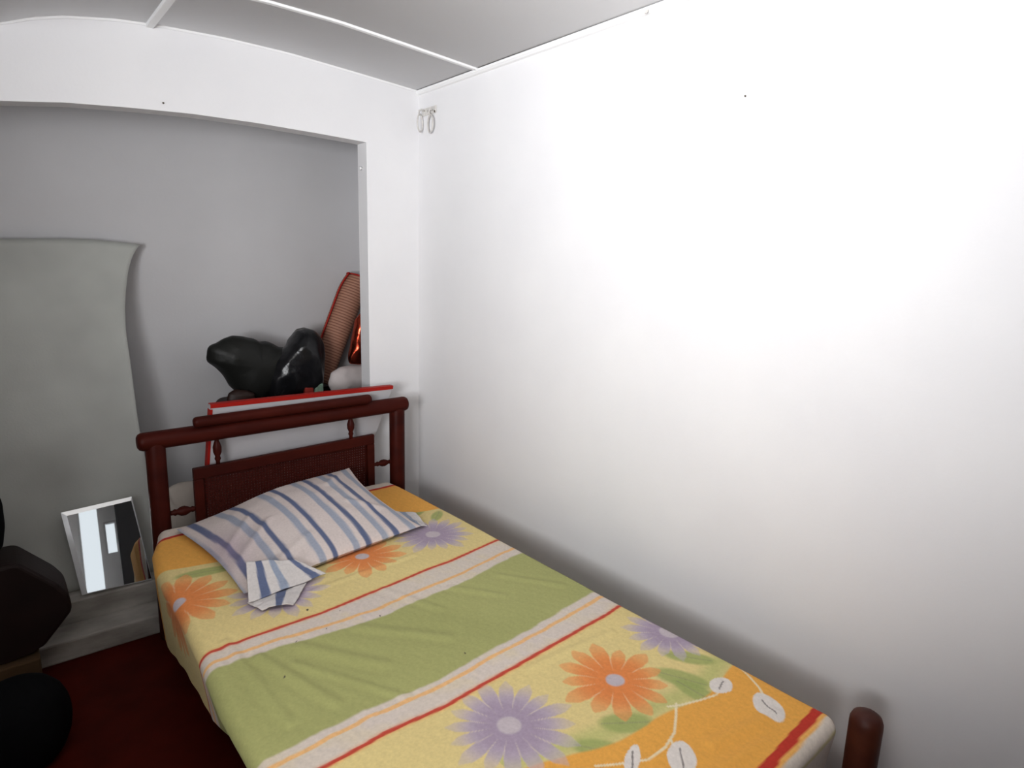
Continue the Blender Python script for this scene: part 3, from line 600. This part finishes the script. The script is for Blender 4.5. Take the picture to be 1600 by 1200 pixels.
obj('mirror_face', inn, [(0, 1, 2, 3)], M['mirror'], mir)
V = bk+fr+inn
obj('mirror_bevel', V, [(3, 2, 1, 0)]+[(4+i, 4+(i+1) % 4, (i+1) % 4, i)[::-1] for i in range(4)]+[(4+i, 4+(i+1) % 4, 8+(i+1) % 4, 8+i) for i in range(4)], M['mirror_edge'], mir)

# ------------------------------------------------------------------ dark things at the left edge
box('cardboard_box', (-2.0, -.36, 0), (-1.652, -.142, .172), M['cardboard'], None, .006)
tag(bpy.data.objects['cardboard_box'], 'low tan box in the shadow below the dark brown bag', 'box')
bb = [(-1.95, .176), (-1.742, .176), (-1.672, .186), (-1.637, .194), (-1.556, .290), (-1.552, .312), (-1.560, .358), (-1.586, .400), (-1.676, .498), (-1.695, .503), (-1.95, .49)]
br_ = prism_xz('brown_bag', bb, -.335, -.150, M['brown_vinyl'], None, .012)
tag(br_, 'dark brown boxy bag with slanted corners at the left edge of the photo', 'bag')
inflate('black_backpack', [(-2.0, .507), (-1.75, .507), (-1.712, .53), (-1.700, .60), (-1.699, .68), (-1.715, .75), (-1.78, .80), (-1.95, .80), (-2.02, .70)], -.235, .09, M['black_matt'], None, .004, 12, 17, zmin=.506)
tag(bpy.data.objects['black_backpack'], 'black backpack on top of the dark brown bag, only its edge showing', 'backpack')
V = []; F = []; nr, na = 26, 60
pf = [(0, 0), (.05, 0), (.085, .008), (.108, .035), (.122, .075), (.127, .12), (.123, .165), (.109, .205), (.088, .232), (.06, .248), (.03, .255), (.0, .256)]
pt = np.linspace(0, len(pf)-1, nr); pr_ = np.interp(pt, range(len(pf)), [a for a, b in pf]); pz_ = np.interp(pt, range(len(pf)), [b for a, b in pf])
for r, z in zip(pr_, pz_):
    for k in range(na):
        a = 2*PI*k/na; rr = r*(1+.012*math.sin(5*a+z*9)); V.append((-1.722+rr*math.cos(a), -.617+rr*math.sin(a), max(z, .0005)))
for i in range(nr-1):
    for k in range(na): F.append((i*na+k, i*na+(k+1) % na, (i+1)*na+(k+1) % na, (i+1)*na+k))
tag(obj('round_bag', V, F, M['black_matt'], None, True), 'black rounded bag on the red floor, bottom left of the photo', 'bag')
V = []
ps = [(-1.632, -.402), (-1.612, -.420), (-1.594, -.392), (-1.600, -.350), (-1.612, -.335), (-1.630, -.370)]
V = [(x, y, .003+.009*abs(math.sin(i*1.7))) for i, (x, y) in enumerate(ps)]+[(-1.613, -.38, .014)]
pp = obj('paper_scrap', V, [(i, (i+1) % 6, 6) for i in range(6)], M['paper']); md = pp.modifiers.new('thickness', 'SOLIDIFY'); md.thickness = .001
tag(pp, 'crumpled white paper scrap on the red floor beside the black rounded bag', 'paper')

# ------------------------------------------------------------------ small wall fittings
br = thing('curtain_bracket', (0, -.08, 2.18), 'small white curtain bracket in the top corner of the right wall', 'bracket')
box('back_plate', (-.006, -.158, 2.154), (-.0005, -.038, 2.186), M['metal_white'], br, .002)
tube('hook', [(-.004, -.062, 2.174), (-.022, -.062, 2.178), (-.034, -.062, 2.172), (-.036, -.062, 2.160), (-.028, -.062, 2.153)], .004, M['metal_white'], br, 8)
tube('hook', [(-.004, -.135, 2.166), (-.018, -.135, 2.170), (-.027, -.135, 2.164), (-.028, -.135, 2.152), (-.020, -.135, 2.144)], .004, M['metal_white'], br, 8)
for yy, zz in ((-.098, 2.169), (-.150, 2.160)):
    lathe('screw', (-.006, yy, zz), (-.009, yy, zz), [(0, .005), (.6, .005), (1, .003)], M['metal_dark'], br, 12)
for k, (cx_, cy_, cz_, an, lab) in enumerate(((-.030, -.062, 2.118, .45, 'white curtain ring hanging edge-on from the bracket, nearest the corner'), (-.020, -.135, 2.106, 1.35, 'white curtain ring hanging flat from the bracket, further from the corner'))):
    pts = [(cx_+.030*math.cos(t)*math.cos(an)*.8, cy_+.030*math.cos(t)*math.sin(an), cz_+.0385*math.sin(t)) for t in np.linspace(0, 2*PI, 36, endpoint=False)]
    tag(tube('curtain_ring', pts, .0038, M['metal_white'], None, 8, True), lab, 'curtain ring', 'curtain rings on the bracket')
tag(lathe('wall_knob', (-.2755, .045, 1.897), (-.288, .045, 1.897), [(0, .007), (.5, .006), (.8, .009), (1, .005)], M['trim'], None, 14), 'small white painted knob on the niche jamb below the beam', 'knob')
for nm, p0, p1, r, lab in (('nail', (-1.098, .003, 2.033), (-1.098, -.006, 2.033), .0035, 'dark nail head in the beam above the niche'), ('nail', (.003, -1.724, 1.954), (-.004, -1.724, 1.954), .0028, 'dark nail head high on the bare right wall'),
                           ('nail', (-.010, -1.372, 2.266), (-.026, -1.372, 2.250), .004, 'bent nail under the moulding at the top of the photo')):
    tag(lathe(nm, p0, p1, [(0, r*.6), (.5, r), (1, r*.7)], M['metal_dark'] if 'bent' not in lab else M['metal_white'], None, 10), lab, 'nail')

# ------------------------------------------------------------------ light
def area(name, loc, target, sx_, sy_, power, col=(1, 1, 1), spread=PI):
    l = bpy.data.lights.new(name, 'AREA'); l.shape = 'RECTANGLE'; l.size = sx_; l.size_y = sy_; l.energy = power; l.color = col; l.spread = spread
    o = bpy.data.objects.new(name, l); COL.objects.link(o); o.location = loc
    o.rotation_euler = (Vector(target)-Vector(loc)).to_track_quat('-Z', 'Y').to_euler(); return o
area('window_light', (-2.85, -2.7, 1.50), (-.2, -.92, 2.38), 1.2, .9, 51, (.97, .98, 1.0), math.radians(93))
area('overhead_fill', (-1.7, -2.2, 2.12), (-1.3, -1.0, 0), .9, .9, 6.6, (1.0, .93, .84), math.radians(130))  # soft warm fill added overhead, standing in for light bounced off the ceiling
w = bpy.data.worlds.new('world'); scn.world = w; w.use_nodes = True
w.node_tree.nodes['Background'].inputs[0].default_value = (.9, .95, 1, 1); w.node_tree.nodes['Background'].inputs[1].default_value = 1.2

# ------------------------------------------------------------------ camera
cam = bpy.data.cameras.new('camera'); cam.sensor_width = 36; cam.lens = 22.2455; cam.clip_start = .02
co = bpy.data.objects.new('camera', cam); COL.objects.link(co)
Rr = Vector((.77046389, -.63692171, .02676056)); Uu = Vector((.09713433, .15878149, .98252397)); Ff = Vector((.63003993, .75439987, -.18420237))
mt = Matrix.Identity(4)
for i in range(3): mt[i][0] = Rr[i]; mt[i][1] = Uu[i]; mt[i][2] = -Ff[i]
mt[0][3], mt[1][3], mt[2][3] = -1.68121, -2.76155, 1.47572
co.matrix_world = mt
scn.camera = co
scn.view_settings.view_transform = 'Standard'; scn.view_settings.look = 'None'; scn.view_settings.exposure = 0; scn.view_settings.gamma = .86
scn.cycles.max_bounces = 8; scn.cycles.diffuse_bounces = 5
